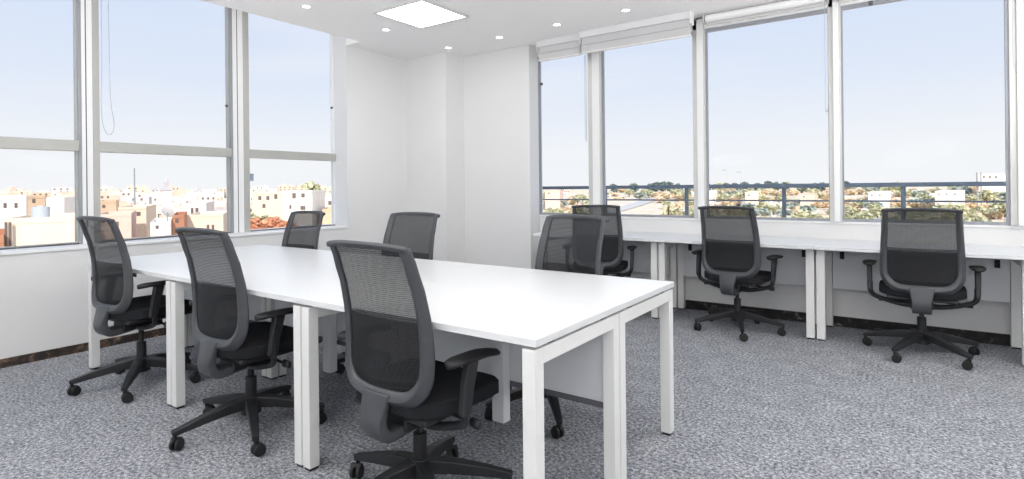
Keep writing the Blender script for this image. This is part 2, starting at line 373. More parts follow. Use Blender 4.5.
def counter_desk(xa, xb, label):
    cx = (xa + xb) / 2; t = thing('counter_desk', label, 'desk', (cx, 5.14, 0)); L = (xb - xa) / 2 - .0015; D = .36
    obj('tabletop', box(-L, L, -D, D - .001, .714, .74), M['white_lam'], t, bevel=.002)
    leg_frame(t, -L + .006, -.235, .335, .70, .058); leg_frame(t, L - .064, -.235, .335, .70, .058)
    for sx in (-1, 1):
        for sy in (-.2, .3): obj('spacer', box(sx * (L - .035) - .014, sx * (L - .035) + .014, sy - .02, sy + .02, .699, .715), M['gasket'], t)
    obj('cross_beam', box(-L + .07, L - .07, .21, .25, .655, .70), M['panel'], t, bevel=.002)
    obj('modesty_panel', box(-L + .07, L - .07, .255, .272, .335, .70), M['panel'], t, bevel=.002)
    for s in (-.49, .49):
        obj('cable_clip', box(s - .016, s + .016, .235, .255, .585, .645), M['rubber'], t, bevel=.003)
    return t
cx_ = [-3.12, -1.857, -.593, .671, 1.934]
cl = ['white counter desk along the window wall behind the far bench chairs, leftmost of the row', 'white counter desk along the window wall with the middle counter chair before it', 'white counter desk along the window wall with the right-hand counter chair before it', 'white counter desk at the right edge of the view, last along the window wall']
for i in range(4): counter_desk(cx_[i], cx_[i + 1], cl[i])

# ------------------------------------------------------------------ chairs
def interp(tab, z):
    if z <= tab[0][0]: return tab[0][1]
    for (a, va), (b, vb) in zip(tab, tab[1:]):
        if z <= b:
            t = (z - a) / (b - a); t = t * t * (3 - 2 * t) * .5 + t * .5; return va + (vb - va) * t
    return tab[-1][1]
PROF = [(.40, -.185), (.47, -.19), (.55, -.187), (.65, -.183), (.75, -.188), (.85, -.205), (.95, -.235), (1.04, -.268)]
OUT = [(.5, .232), (.57, .24), (.65, .24), (.75, .235), (.9, .227), (1.04, .217)]
INN = [(.53, .184), (.6, .194), (.75, .193), (.9, .187), (1.04, .182)]
def by(x, z): return interp(PROF, z) + .030 * (abs(x) / .25) ** 2.2
def frame_strip():
    """matched outer/inner outline (x,z) from top left round the bottom to top right"""
    o, n = [], []
    zs = [1.03 - i * .05 for i in range(9)]            # 1.03 .. .63
    for z in zs: o.append((-interp(OUT, z), z)); n.append((-interp(INN, z), z))
    # lower left corner: arcs
    for k in range(1, 9):
        a = k / 8 * PI / 2
        o.append((-(interp(OUT, .6) - .13 * (1 - math.cos(a))), .60 - .145 * math.sin(a)))
        n.append((-(.194 - .09 * (1 - math.cos(a))), .61 - .095 * math.sin(a)))
    for xo, xn in ((-.08, -.075), (-.04, -.038), (0, 0)): o.append((xo, .450)); n.append((xn, .5125))
    full_o = o + [(-x, z) for x, z in o[:-1][::-1]]; full_n = n + [(-x, z) for x, z in n[:-1][::-1]]
    return full_o, full_n
def make_chair():
    t = thing('office_chair', 'x', 'chair')
    # backrest frame
    bm = bmesh.new(); O, N = frame_strip(); th = .013; R = []
    for (xo, zo), (xn, zn) in zip(O, N):
        xm, zm = (xo + xn) / 2, (zo + zn) / 2
        low = max(0, min(1, (.62 - zm) / .12))
        R.append([bm.verts.new(v) for v in ((xo, by(xo, zo) + .004, zo), (xm, by(xm, zm) - th - .006 - .008 * low, zm), (xn, by(xn, zn) - .008, zn), (xn, by(xn, zn) + .006, zn), (xm, by(xm, zm) + th * .7, zm), (xo, by(xo, zo) + .014, zo))])
    for a, b in zip(R, R[1:]):
        for k in range(6): bm.faces.new((a[k], a[(k + 1) % 6], b[(k + 1) % 6], b[k]))
    bm.faces.new(R[0]); bm.faces.new(R[-1][::-1])
    # top bar with swept back lip
    nx = 18; tb = []
    for i in range(nx + 1):
        x = -.222 + .444 * i / nx; y = by(x, 1.035) ; e = 1.0 - .25 * (abs(x) / .222) ** 6
        zt = 1.043 - .012 * (abs(x) / .222) ** 3
        tb.append([bm.verts.new(v) for v in ((x, y - .022 * e, zt - .004), (x, y - .012, zt - .020), (x, y + .007, zt - .022), (x, y + .007, zt - .004), (x, y - .006, zt + .003))])
    for a, b in zip(tb, tb[1:]):
        for k in range(5): bm.faces.new((a[k], a[(k + 1) % 5], b[(k + 1) % 5], b[k]))
    bm.faces.new(tb[0]); bm.faces.new(tb[-1][::-1])
    obj('backrest_frame', bm, M['grey_plastic'], t, smooth=True, bevel=.002, segs=1)
    # meshes
    def sheet(z0, z1, dy, inset=0):
        bm = bmesh.new(); nz, nxx = 12, 14; G = []
        for i in range(nz + 1):
            z = z0 + (z1 - z0) * i / nz
            w = interp(INN, z) + .004
            if z < .61:
                s = max(-1, min(1, (.61 - z) / .095)); w = .194 - .09 * (1 - math.sqrt(max(0, 1 - s * s))) + .004
            G.append([bm.verts.new(((j / nxx * 2 - 1) * w, by((j / nxx * 2 - 1) * w, z) + dy - .012 * (1 - (j / nxx * 2 - 1) ** 2), z)) for j in range(nxx + 1)])
        for i in range(nz):
            for j in range(nxx): bm.faces.new((G[i][j], G[i][j + 1], G[i + 1][j + 1], G[i + 1][j]))
        return bm
    obj('backrest_mesh', sheet(.762, 1.024, .0), M['mesh'], t, smooth=True)
    obj('lumbar_mesh', sheet(.516, .764, .0), M['mesh2'], t, smooth=True)
    # spine stem
    bm = bmesh.new()
    path = smoothpath([(0, -.203, .50), (0, -.215, .44), (0, -.22, .385), (0, -.19, .342), (0, -.10, .348), (0, 0, .365)], 5)
    n = len(path); beam(bm, path, [.15 - .04 * min(1, i / (n * .3)) for i in range(n)], [.018 + .024 * min(1, i / (n * .4)) for i in range(n)], (1, 0, 0))
    obj('backrest_stem', bm, M['grey_plastic'], t, bevel=.006, smooth=True)
    # seat
    bm = bmesh.new(); bmesh.ops.create_cube(bm, size=1)
    bmesh.ops.subdivide_edges(bm, edges=bm.edges, cuts=9, use_grid_fill=True)
    for v in bm.verts:
        x, y, z = v.co * 2
        k = math.sqrt(max(1e-6, 1 - x * x * y * y * .30)) 
        xx = x * .25 * (1 - .10 * (y * .5 + .5) ** 2 * 0 ) * (1 - .22 * abs(y) ** 5 * abs(x) ** 2); yy = y * .235 * (1 - .20 * abs(x) ** 4 * abs(y) ** 2)
        edge = max(abs(x), abs(y)) ** 6
        zz = z * .036 * (1 - .45 * edge) + .012 * x * x * (z > 0) - .03 * max(0, y - .45) ** 2 * 2.2 - .012 * (y < -.6) * (abs(y) - .6)
        v.co = (xx, yy + .045, .452 + zz)
    obj('seat', bm, M['seat_fabric'], t, smooth=True, subsurf=1)
    bm = bmesh.new(); bx(bm, -.20, .20, -.16, .22, .398, .424); obj('seat_pan', bm, M['black'], t, bevel=.01)
    bm = bmesh.new(); bx(bm, -.065, .065, -.13, .10, .335, .40); obj('tilt_mechanism', bm, M['black'], t, bevel=.012, segs=3)
    bm = bmesh.new()
    tube(bm, [(.05, .03, .385), (.20, .03, .375), (.262, .03, .37)], [.007, .007, .007], 8)
    tube(bm, [(.245, .03, .372), (.285, .03, .369)], [.02, .017], 12, flat=.7)
    obj('height_lever', bm, M['black'], t, smooth=True)
    bm = bmesh.new(); tube(bm, [(-.05, -.06, .385), (-.20, -.07, .378), (-.25, -.07, .375)], [.008, .008, .011], 8); obj('tilt_lever', bm, M['black'], t, smooth=True)
    # arms
    for s in (-1, 1):
        bm = bmesh.new()
        p = smoothpath([(s * .05, -.045, .352), (s * .13, -.045, .356), (s * .225, -.04, .378), (s * .28, -.05, .402), (s * .300, -.06, .435), (s * .303, -.062, .50)], 5)
        tube(bm, p, [.019 - .003 * math.sin(i / len(p) * PI) for i in range(len(p))], 12, flat=.75)
        a = obj('armrest', bm, M['black'], t, smooth=True)
        bm = bmesh.new(); beam(bm, [(s * .303, -.070, .44), (s * .305, -.055, .54), (s * .307, -.035, .632)], [.028, .032, .034], [.044, .048, .054], (1, 0, 0))
        obj('arm_post', bm, M['black'], a, bevel=.008, segs=3)
        bm = bmesh.new(); nn_ = 16; rings = []
        for i in range(nn_ + 1):
            u = i / nn_; y = -.150 + .255 * u; w = .044 * (1 - abs(2 * u - 1) ** 4) ** .35 if 0 < u < 1 else .012
            w = max(w, .012); cz = .640 - .016 * max(0, (u - .55) / .45) ** 2 - .004 * max(0, (.2 - u) / .2); hx = .013
            rings.append([bm.verts.new((s * .305 + math.cos(a_) * w * 1.0, y, cz + math.sin(a_) * hx * (1.25 if math.sin(a_) < 0 else .8))) for a_ in [2 * PI * k / 12 for k in range(12)]])
        for r0, r1 in zip(rings, rings[1:]):
            for k in range(12): bm.faces.new((r0[k], r0[(k + 1) % 12], r1[(k + 1) % 12], r1[k]))
        bm.faces.new(rings[0]); bm.faces.new(rings[-1][::-1])
        obj('arm_pad', bm, M['rubber'], a, smooth=True)
    # gas column
    bm = bmesh.new(); tube(bm, [(0, 0, .095), (0, 0, .265)], .027, 18); tube(bm, [(0, 0, .265), (0, 0, .345)], .015, 14)
    obj('gas_column', bm, M['black'], t, bevel=.003)
    bm = bmesh.new(); bmesh.ops.create_cone(bm, cap_ends=True, segments=20, radius1=.05, radius2=.038, depth=.09, matrix=Matrix.Translation((0, 0, .125)))
    obj('base_hub', bm, M['black'], t, bevel=.005)
    for k in range(5):
        a = 2 * PI * k / 5; d = Vector((math.cos(a), math.sin(a), 0)); sd = Vector((-math.sin(a), math.cos(a), 0))
        bm = bmesh.new(); beam(bm, [d * .03 + Vector((0, 0, .138)), d * .12 + Vector((0, 0, .130)), d * .24 + Vector((0, 0, .108)), d * .358 + Vector((0, 0, .082))], [.058, .050, .040, .030], [.056, .050, .040, .026], sd)
        l = obj('base_leg', bm, M['black'], t, bevel=.005); l['base'] = 1
        bm = bmesh.new(); ctr = d * .345
        tube(bm, [ctr + Vector((0, 0, .045)), ctr + Vector((0, 0, .08))], .009, 10)
        wd = (sd * .35 + d * .94).normalized() if k % 2 else (sd * .8 - d * .6).normalized()
        off = Vector((-wd.y, wd.x, 0)) * .012
        for s in (-1, 1):
            c0 = ctr + off + Vector((0, 0, .028)) + wd * (s * .006)
            tube(bm, [c0, c0 + wd * s * .003, c0 + wd * s * .013, c0 + wd * s * .017], [.024, .028, .028, .023], 20)
        tube(bm, [ctr + off - wd * .022 + Vector((0, 0, .05)), ctr + off + wd * .022 + Vector((0, 0, .05))], [.013, .013], 10)
        obj('caster', bm, M['rubber'], l)
    return t
proto = make_chair()
chairs = [
 # x, y, facing rotation (deg), base rotation (deg, world), seat height offset, label
 (-3.952, 1.531, 2.6, -107, .022, 'charcoal mesh office chair nearest the left window, on the near side of the table'),
 (-2.738, 1.557, .4, -98.9, -.008, 'charcoal mesh office chair in the middle of the near side of the table'),
 (-1.555, 1.565, -3, 111.2, -.018, 'large charcoal mesh office chair nearest the viewer, at the front corner desk'),
 (-4.12, 2.61, 180, 20, -.014, 'mesh office chair across the table closest to the left window, only its back showing'),
 (-2.86, 2.62, 184, -125, -.005, 'mesh office chair at the middle of the far side of the table, before the column'),
 (-1.60, 2.59, 169, -50, .005, 'mesh office chair on the far side of the table at its right end'),
 (-2.41, 4.86, 18, 10, 0, 'mesh office chair at the counter, partly hidden behind the far right table chair'),
 (-1.17, 4.90, -6.1, -143.1, 0, 'mesh office chair in the middle of the window counter, left of the paired desk legs'),
 (.072, 4.90, -.5, -188.6, 0, 'mesh office chair at the right of the window counter, seen squarely from behind'),
]
for i, (x, y, r, b, dz, lab) in enumerate(chairs):
    c = proto if i == 0 else copy_tree(proto)
    c.location = (x, y, 0); c.rotation_euler = (0, 0, math.radians(r)); c['label'] = lab; c['group'] = 'mesh office chairs'
    for ch in c.children:
        if ch.get('base'): ch.rotation_euler = (0, 0, math.radians(b - r))
        elif not ch.name.startswith(('base_hub', 'gas_column')): ch.location = (0, 0, dz)
for o in list(C.objects):
    if o.get('base'): del o['base']

# ------------------------------------------------------------------ outside: terrain and balcony
def terr(x, y):
    r = math.hypot(x, y); t = max(0, min(1, (r - 220) / 600)); t = t * t * (3 - 2 * t)
    return -20 + 15 * t + .8 * noise.noise(Vector((x * .01, y * .01, 0))) * min(1, r / 150)
def terrain_mat():
    m = bpy.data.materials.new('dry_scrub_ground'); m.use_nodes = True; nt = m.node_tree; b = nt.nodes['Principled BSDF']; b.inputs['Roughness'].default_value = 1
    tc = nt.nodes.new('ShaderNodeTexCoord'); n = nt.nodes.new('ShaderNodeTexNoise'); n.inputs['Scale'].default_value = .06; n.inputs['Detail'].default_value = 8; n.inputs['Roughness'].default_value = .72
    nt.links.new(tc.outputs['Object'], n.inputs['Vector'])
    r = nt.nodes.new('ShaderNodeValToRGB'); e = r.color_ramp.elements
    e[0].position = .3; e[0].color = lin((176, 176, 136)); e[1].position = .7; e[1].color = lin((252, 246, 240))
    x = e.new(.43); x.color = lin((226, 214, 176)); x = e.new(.5); x.color = lin((246, 230, 210)); x = e.new(.57); x.color = lin((230, 204, 186))
    nt.links.new(n.outputs['Fac'], r.inputs['Fac']); nt.links.new(r.outputs['Color'], b.inputs['Base Color']); return m
bm = bmesh.new(); NR, NA = 46, 96; rows = []
for i in range(NR + 1):
    r = 14 * (1600 / 14) ** (i / NR)
    rows.append([bm.verts.new((r * math.cos(a), r * math.sin(a), terr(r * math.cos(a), r * math.sin(a)))) for a in [math.radians(70 + 110 * j / NA) - .25 for j in range(NA + 1)]])
for i in range(NR):
    for j in range(NA): bm.faces.new((rows[i][j], rows[i][j + 1], rows[i + 1][j + 1], rows[i + 1][j]))
struct('ground', bm, terrain_mat(), smooth=True)

# balcony slab and railing
struct('balcony_floor', box(-3.6, XE + .3, YW + .25, 6.5, -.3, -.1), mat('pale_concrete', (190, 188, 182), .9, noise_amt=.05)).name = 'trim_13'
t = thing('balcony_railing', 'blue-grey metal balcony railing outside the right-hand windows', 'railing', (0, 6.3, -.1))
obj('handrail', box(-5.2, 3.6, -.03, .03, 1.278, 1.318), M['rail'], t, bevel=.006)
bm = bmesh.new(); tube(bm, [(-5.2, 0, 1.145), (3.6, 0, 1.145)], .0085, 8); obj('lower_rail', bm, M['rail'], t, smooth=True)
for k in range(-5, 4):
    bm = bmesh.new(); x = -.035 + k * 1.002; bx(bm, x - .019, x + .019, -.012, .012, 0, 1.278); obj('post', bm, M['rail'], t, bevel=.003)

# ------------------------------------------------------------------ outside: city
PAL = {'cream': (242, 224, 202), 'tan': (226, 196, 166), 'white': (244, 238, 230), 'pink': (232, 204, 188), 'brick': (196, 142, 112), 'grey': (206, 204, 206)}
BM = {k: mat('render_' + k, v, .9, noise_amt=.06, nscale=.6) for k, v in PAL.items()}
BM['window'] = mat('dark_window', (120, 104, 98), .5, noise_amt=.1, nscale=3)  # plain dark brown-grey, for panes and drain pipes
BM['far'] = mat('far_hazed_cream', (238, 226, 214), .9, noise_amt=.05, nscale=.3); BM['far2'] = mat('far_hazed_tan', (228, 206, 186), .9, noise_amt=.05, nscale=.3)  # far wall colours paled, distance haze put into the base colour
BM['far3'] = mat('far_hazed_grey', (206, 200, 200), .9, noise_amt=.05, nscale=.3)
def building(px0, px1, px2, ytop, dist, m, label, windows=(), parapet=.5, extra=None, name='building', cat='building', door=None, shade=None):
    """front face between bearings px0..px1, shaded flank to px2"""
    P0, P1 = bearing(px0, dist), bearing(px1, dist * 1.01); P2 = bearing(px2, dist * 1.14 + 2); P3 = P0 + P2 - P1
    z1 = ztop((px0 + px1) / 2, ytop, dist); z0 = terr(P0.x, P0.y) - 2
    c = (P0 + P1 + P2 + P3) / 4
    t = thing(name, label, cat, (c.x, c.y, z0))
    pts = [(p.x - c.x, p.y - c.y) for p in (P0, P1, P2, P3)]
    bm = bmesh.new(); prism(bm, pts, 0, z1 - z0 - parapet); obj('wall', bm, BM[m], t)
    bm = bmesh.new(); sc = lambda f: [(a * f, b * f) for a, b in pts]
    h = z1 - z0; o_, i_ = sc(1.01), sc(.94)
    for k in range(4):
        j = (k + 1) % 4
        q = [o_[k], o_[j], i_[j], i_[k]]; prism(bm, q, h - parapet, h)
    obj('parapet', bm, BM[m], t)
    u = (P1 - P0); uL = u.length; u.normalize(); nrm = Vector((u.y, -u.x, 0));
    if nrm.dot(-P0) < 0: nrm = -nrm
    for (wa, wb, wy0, wy1) in windows:    # bearings / rows of the photo
        fa, fb = (wa - px0) / (px1 - px0), (wb - px0) / (px1 - px0)
        A = P0 + u * uL * fa - c; B = P0 + u * uL * fb - c
        za, zb = ztop(wa, wy1, dist) - z0, ztop(wa, wy0, dist) - z0
        bm = bmesh.new(); q = [A - nrm * .1, B - nrm * .1, B + nrm * .06, A + nrm * .06]; prism(bm, [(p.x, p.y) for p in q], za, zb)
        obj('window', bm, BM['window'], t)
    return t
building(4, 74, 92, 217.5, 46, 'cream', 'large plain cream flat-roofed building close below the left edge of the left window', parapet=.35)
building(-30, 3, 4, 236, 44, 'brick', 'low orange-tan roof wall at the lower left corner of the left window')
building(-6, 26, 28, 196, 120, 'white', 'white block behind the large plain building at the far left', [(3, 6, 203, 208), (14, 17, 203, 208)])
building(28, 45, 47, 195.5, 150, 'tan', 'tan block behind the pale rooftop tank', [(32, 35, 199, 203)])
building(46, 64, 75, 197.5, 90, 'white', 'white block with a dark shaded flank left of the first mullion', [])
building(97, 131, 136, 214, 110, 'pink', 'pink-tan house behind the top of the leftmost chair', [(101, 105, 218, 223), (112, 118, 222, 227)])
building(118, 146, 156, 207, 130, 'cream', 'cream house with dark shaded flank in the middle pane', [(123, 127, 211, 214), (136, 140, 212, 216)])
building(150, 170, 172, 222, 95, 'white', 'small white house with one square window below the middle pane', [(155, 158, 225, 229)])
building(172, 184, 187, 215, 105, 'brick', 'reddish brick house left of the second near chair', [(175, 178, 219, 223)])
building(182, 206, 214, 203, 150, 'white', 'white house with a pair of windows and shaded flank left of the second mullion', [(190.5, 193, 208, 214), (195, 198, 208, 214)])
building(187, 223, 230, 214.5, 122, 'cream', 'wide cream house with two small windows above the second near chair', [(206, 208.5, 225, 230), (211, 213.5, 225, 230)])
building(98, 116, 119, 201, 190, 'tan', 'tan distant block right of the first mullion', [(102, 105, 205, 208)])
building(252, 284, 286, 192.5, 170, 'cream', 'cream block with four windows left of the white corner block', [(258, 261, 196, 200), (266, 269, 196, 200), (274, 277, 194, 199), (262, 265, 204, 208)])
building(283, 312, 325, 190.5, 120, 'white', 'tall white corner block with grey-blue flank below the rooftop tree', [(292, 295.5, 193, 198.5), (301, 304.5, 193.5, 197.5), (289, 291, 205, 209), (300, 305, 206, 210)])
building(322, 338, 341, 209, 125, 'tan', 'low tan house at the right edge of the left window', [])
building(324, 345, 348, 197.5, 200, 'white', 'white distant block at the right end of the left window', [(328, 331, 201, 205)])
# rooftop tank
p = bearing(40.5, 50); zr = ztop(40, 217.5, 46) - .35
t = thing('water_tank', 'pale grey-blue round tank on the roof of the large plain building', 'tank', (p.x, p.y, zr))
bm = bmesh.new(); tube(bm, [(0, 0, 0), (0, 0, .95)], .5, 20); obj('tank_body', bm, mat('pale_tank', (188, 196, 204), .5, noise_amt=.04), t, bevel=.03)
bm = bmesh.new(); tube(bm, [(0, 0, .95), (0, 0, 1.02)], [.2, .17], 16); obj('tank_lid', bm, BM['grey'], t)
# drain pipes on the large building
for px in (5.6, 9.6):
    p = bearing(px, 45.7); z1 = ztop(px, 222, 46); bm = bmesh.new(); tube(bm, [(0, 0, 0), (0, 0, z1 + 12)], .07, 8)
    o = obj('drain_pipe', bm, BM['window']); o.location = (p.x, p.y, -12); tag(o, 'dark drain pipe down the face of the large plain building at the left window edge', 'pipe', 'drain pipes on the cream wall')
# mast and minaret
p = bearing(134.5, 330); z0 = terr(p.x, p.y)
bm = bmesh.new(); tube(bm, [(0, 0, 0), (0, 0, ztop(134, 168, 330) - z0)], [.5, .28], 6); o = obj('radio_mast', bm, M['sash']); o.location = (p.x, p.y, z0); tag(o, 'thin tall radio mast rising above the city in the middle pane', 'mast')
p = bearing(166.5, 300); z0 = terr(p.x, p.y); h = ztop(166, 185, 300) - z0
t = thing('minaret', 'slender white tower with a balcony above the rooftops of the middle pane', 'tower', (p.x, p.y, z0))
bm = bmesh.new(); bx(bm, -1.5, 1.5, -1.5, 1.5, 0, h - 2); obj('tower_shaft', bm, BM['white'], t)
bm = bmesh.new(); bx(bm, -2, 2, -2, 2, h - 2.4, h - 1.4); obj('balcony', bm, BM['grey'], t)
bm = bmesh.new(); bx(bm, -.8, .8, -.8, .8, h - 1.4, h + 1.6); bmesh.ops.create_cone(bm, cap_ends=True, segments=12, radius1=.9, radius2=.1, depth=2, matrix=Matrix.Translation((0, 0, h + 2.4))); obj('lantern', bm, BM['far3'], t)
# satellite dish
p = bearing(167, 100); t = thing('satellite_dish', 'white rooftop satellite dish left of the brick house', 'dish', (p.x, p.y, ztop(167, 221, 100)))
bm = bmesh.new()
for i in range(5):
    pass
rr = [];
for i in range(5):
    r = .95 * i / 4 + .02; rr.append([bm.verts.new((r * math.cos(a), r * math.sin(a), .16 * r * r)) for a in [2 * PI * k / 20 for k in range(20)]])
for a, b in zip(rr, rr[1:]):
    for k in range(20): bm.faces.new((a[k], a[(k + 1) % 20], b[(k + 1) % 20], b[k]))
d = obj('dish', bm, BM['far3'], t, solid=.05); d.rotation_euler = (math.radians(-55), 0, math.radians(30)); d.location = (0, 0, 1.3)
bm = bmesh.new(); tube(bm, [(0, 0, -1), (0, 0, 1.3)], .1, 8); obj('mast', bm, M['sash'], t)

# far houses, each its own
far_labels = {'brick': 'small brick-red flat-roofed house in the distant city', 'far': 'small cream flat-roofed house in the distant city', 'far2': 'small tan flat-roofed house in the distant city', 'far3': 'small grey flat-roofed house in the distant city'}
def house(w, d, h, pent):
    bm = bmesh.new(); bx(bm, -w / 2, w / 2, -d / 2, d / 2, -3, h)
    if pent: bx(bm, -w * .3, w * .05, -d * .2, d * .2, h, h + 2.2)
    for row in range(2):
        for k in range(3):
            if random.random() < .75: bx(bm, -w / 2 + w * (.12 + .29 * k), -w / 2 + w * (.12 + .29 * k) + 1.4, -d / 2 - .05, -d / 2 + .1, h - 2.7 - 3.2 * row, h - 1.0 - 3.2 * row)
    if random.random() < .5: bx(bm, w * .2, w * .38, -d * .3, 0, h, h + 1.3)
    return bm
taken = [(o.location.x, o.location.y, 13) for o in C.objects if o.get('category') == 'building']
def free(x, y, r):
    for (a, b, q) in taken:
        if (a - x) ** 2 + (b - y) ** 2 < (q + r) ** 2: return False
    return True
def far_house(px, d, h, w, m, labels, group):
    p = bearing(px, d)
    if not free(p.x, p.y, w * .52): return
    taken.append((p.x, p.y, w * .52)); z0 = terr(p.x, p.y)
    bm = house(w, w * .8, h, random.random() < .6)
    o = obj('distant_house', bm, [BM[m], BM['window']])
    for f in o.data.polygons:
        cz = f.center
        if abs(cz.y) > w * .4 + .02 and cz.z < h - .4 and f.area < 6: f.material_index = 1
    o.location = (p.x, p.y, z0); o.rotation_euler = (0, 0, math.atan2(p.y, p.x) - PI / 2 + random.uniform(-.2, .55))
    tag(o, labels, 'house', group)
lg = {'far': 'distant cream houses', 'far2': 'distant tan houses', 'far3': 'distant grey houses', 'brick': 'distant brick-red houses'}
for (d0, d1, cnt, ha, hb) in ((150, 200, 30, 10, 15.5), (200, 270, 34, 8, 14), (270, 380, 44, 8, 13), (380, 560, 50, 8, 13), (560, 820, 56, 7, 12)):
    for k in range(cnt):
        px = -15 + 365 * (k + random.random() * .8) / cnt; d = random.uniform(d0, d1)
        m = random.choice(['far', 'far', 'far2', 'far2', 'far3'] + (['brick'] if d < 300 else []))
        far_house(px, d, random.uniform(ha, hb), random.uniform(7, 12) * (1 + d / 900), m, far_labels[m], lg[m])

# ------------------------------------------------------------------ vegetation
def leafmat(name, a, b):
    m = mat(name, a, .95, noise_amt=.0, nscale=1.2); r = [x for x in m.node_tree.nodes if x.type == 'VALTORGB'][0]
    r.color_ramp.elements[0].color = lin(a); r.color_ramp.elements[1].color = lin(b); return m
LF = [leafmat('olive_leaves', (172, 172, 136), (232, 228, 196)), leafmat('dry_gold_leaves', (216, 192, 158), (250, 234, 208)), leafmat('blue_green_leaves', (158, 170, 160), (212, 216, 206)), leafmat('rust_leaves', (186, 116, 84), (236, 184, 148)), leafmat('dark_leaves', (104, 122, 118), (150, 164, 156))]
BARK = mat('bark', (110, 90, 72), .9, noise_amt=.1)
def crown_mesh(seed, w, h, z):
    rnd = random.Random(seed); bm = bmesh.new()
    for k in range(170):
        while True:
            v = Vector((rnd.uniform(-1, 1), rnd.uniform(-1, 1), rnd.uniform(-1, 1)))
            if .35 < v.length < 1: break
        v *= .75 + .35 * noise.noise(v * 1.7 + Vector((seed, 0, 0)))
        c = Vector((v.x * w, v.y * w, z + v.z * h)); s = rnd.uniform(.13, .26) * w
        a = Vector((rnd.uniform(-1, 1), rnd.uniform(-1, 1), rnd.uniform(-1, 1))).normalized(); b = a.orthogonal().normalized(); cc = a.cross(b)
        vs = [bm.verts.new(c + b * s * x + cc * s * y + a * s * .3 * q) for x, y, q in ((-1, -.4, 0), (-.2, -1, .6), (1, -.2, 0), (.5, .9, -.6), (-.5, .8, .4))]
        bm.faces.new(vs)
    return bm
def tree_proto(seed, lf, label, group, w=2.4, h=2.0, z=3.2):
    t = thing('tree', label, 'tree', (0, 0, 0), 0, group)
    me = crown_mesh(seed, w, h, z); bmo = obj('crown', me, LF[lf], t)
    bm = bmesh.new(); tube(bm, [(0, 0, -.5), (.1, 0, z * .5), (0, .1, z)], [.22, .16, .08], 6); obj('trunk', bm, BARK, t)
    return t
protos = [tree_proto(1, 0, 'rounded olive-green tree in the scrubland beyond the balcony railing', 'olive-green scrubland trees'),
          tree_proto(5, 1, 'dry golden bush in the scrubland beyond the balcony railing', 'golden scrubland bushes', 2.6, 1.3, 1.4),
          tree_proto(9, 2, 'blue-green bushy tree in the scrubland beyond the balcony railing', 'blue-green scrubland trees', 2.8, 1.7, 2.2)]
for q, o in zip(protos, ('tree', 'bush', 'tree')): q.name = 'scrub_' + o; q['category'] = o
used = set(); sp = []
for (r0, r1, cnt, x0, x1) in ((185, 215, 80, 655, 1010), (215, 260, 90, 545, 1010), (260, 320, 86, 540, 1010), (320, 410, 80, 540, 1010), (410, 520, 90, 540, 1010), (520, 700, 80, 600, 1010)):
    for k in range(cnt):
        px = x0 + (x1 - x0) * (k + random.random()) / cnt; d = random.uniform(r0, r1)
        if 600 < px < 660 and d < 520: continue
        sp.append((px, d))
for k, (px, d) in enumerate(sorted(sp, key=lambda q: q[1])):
    i = random.choice([0, 0, 0, 1, 1, 1, 1, 2]); p = bearing(px, d); s = random.uniform(1.0, 1.7) * (1 + max(0, d - 300) / 700)
    if not free(p.x, p.y, 1.5 * s): continue
    c = protos[i] if i not in used else copy_tree(protos[i]); used.add(i)
    c.location = (p.x, p.y, terr(p.x, p.y)); c.scale = (s * 1.35, s * 1.35, s); c.rotation_euler = (0, 0, random.uniform(0, 6))
PALE = {'white': 'small white block on the scrub slope beyond the railing', 'pink': 'small pinkish block on the scrub slope beyond the railing', 'tan': 'small tan block on the scrub slope beyond the railing'}
for k in range(110):
    px = 540 + 470 * (k + random.random()) / 110; d = random.uniform(300, 720)
    if 600 < px < 660 and d < 520: continue
    m = random.choice(['white', 'white', 'pink', 'pink', 'tan']); far_house(px, d, random.uniform(2, 3.6), random.uniform(4, 9), m, PALE[m], m + ' blocks on the scrub slope')
# skyline trees: dark row on the horizon
t0 = tree_proto(21, 4, 'dark distant tree on the skyline above the balcony railing', 'skyline trees', 3.6, 3.0, 4.5); first = True
for px, pt in ((614, 183.5), (634, 183), (650, 183), (656, 181.5), (663, 181), (670, 181.5), (678, 183), (708, 183.5), (716, 184), (727, 182.5), (735, 182.5), (744, 181.5), (757, 182.5), (769, 180.5), (776, 181.5), (785, 182), (814, 182.5), (822, 182), (846, 180.5), (560, 186), (700, 184)):
    c = t0 if first else copy_tree(t0); first = False; d = 640; p = bearing(px, d); zt = ztop(px, pt, d); z0 = terr(p.x, p.y); s = max(.5, (zt - z0) / 7.4)
    c.location = (p.x, p.y, z0); c.scale = (s, s, s); c.rotation_euler = (0, 0, random.uniform(0, 6))
# reddish bushes under the left window
r0 = tree_proto(33, 3, 'rust-coloured bush among the houses in the right pane of the left window', 'rust bushes by the houses', 1.9, 1.5, 2.2); r0.name = 'rust_bush'; r0['category'] = 'bush'; first = True
o0 = tree_proto(37, 0, 'olive bush among the houses in the right pane of the left window', 'olive bushes by the houses', 1.7, 1.7, 2.2); o0.name = 'olive_bush'; o0['category'] = 'bush'
for k_, (px, py) in enumerate(((251, 211), (259, 218), (265, 213), (272, 220), (283, 221), (262, 224), (247, 222))):
    c = o0 if k_ == 0 else copy_tree(o0); p = bearing(px, 103); s = random.uniform(.8, 1.1); c.location = (p.x, p.y, ztop(px, py, 103) - 4 * s); c.scale = (s, s, s)
for px, py in ((249, 217), (256, 214), (262, 219), (268, 216), (274, 214), (279, 219), (286, 217), (254, 222), (266, 223), (277, 223), (289, 222)):
    c = r0 if first else copy_tree(r0); first = False; d = 100; p = bearing(px, d); s = random.uniform(.75, 1.0)
    c.location = (p.x, p.y, ztop(px, py, d) - 4 * s); c.scale = (s, s, s); c.rotation_euler = (0, 0, random.uniform(0, 6))
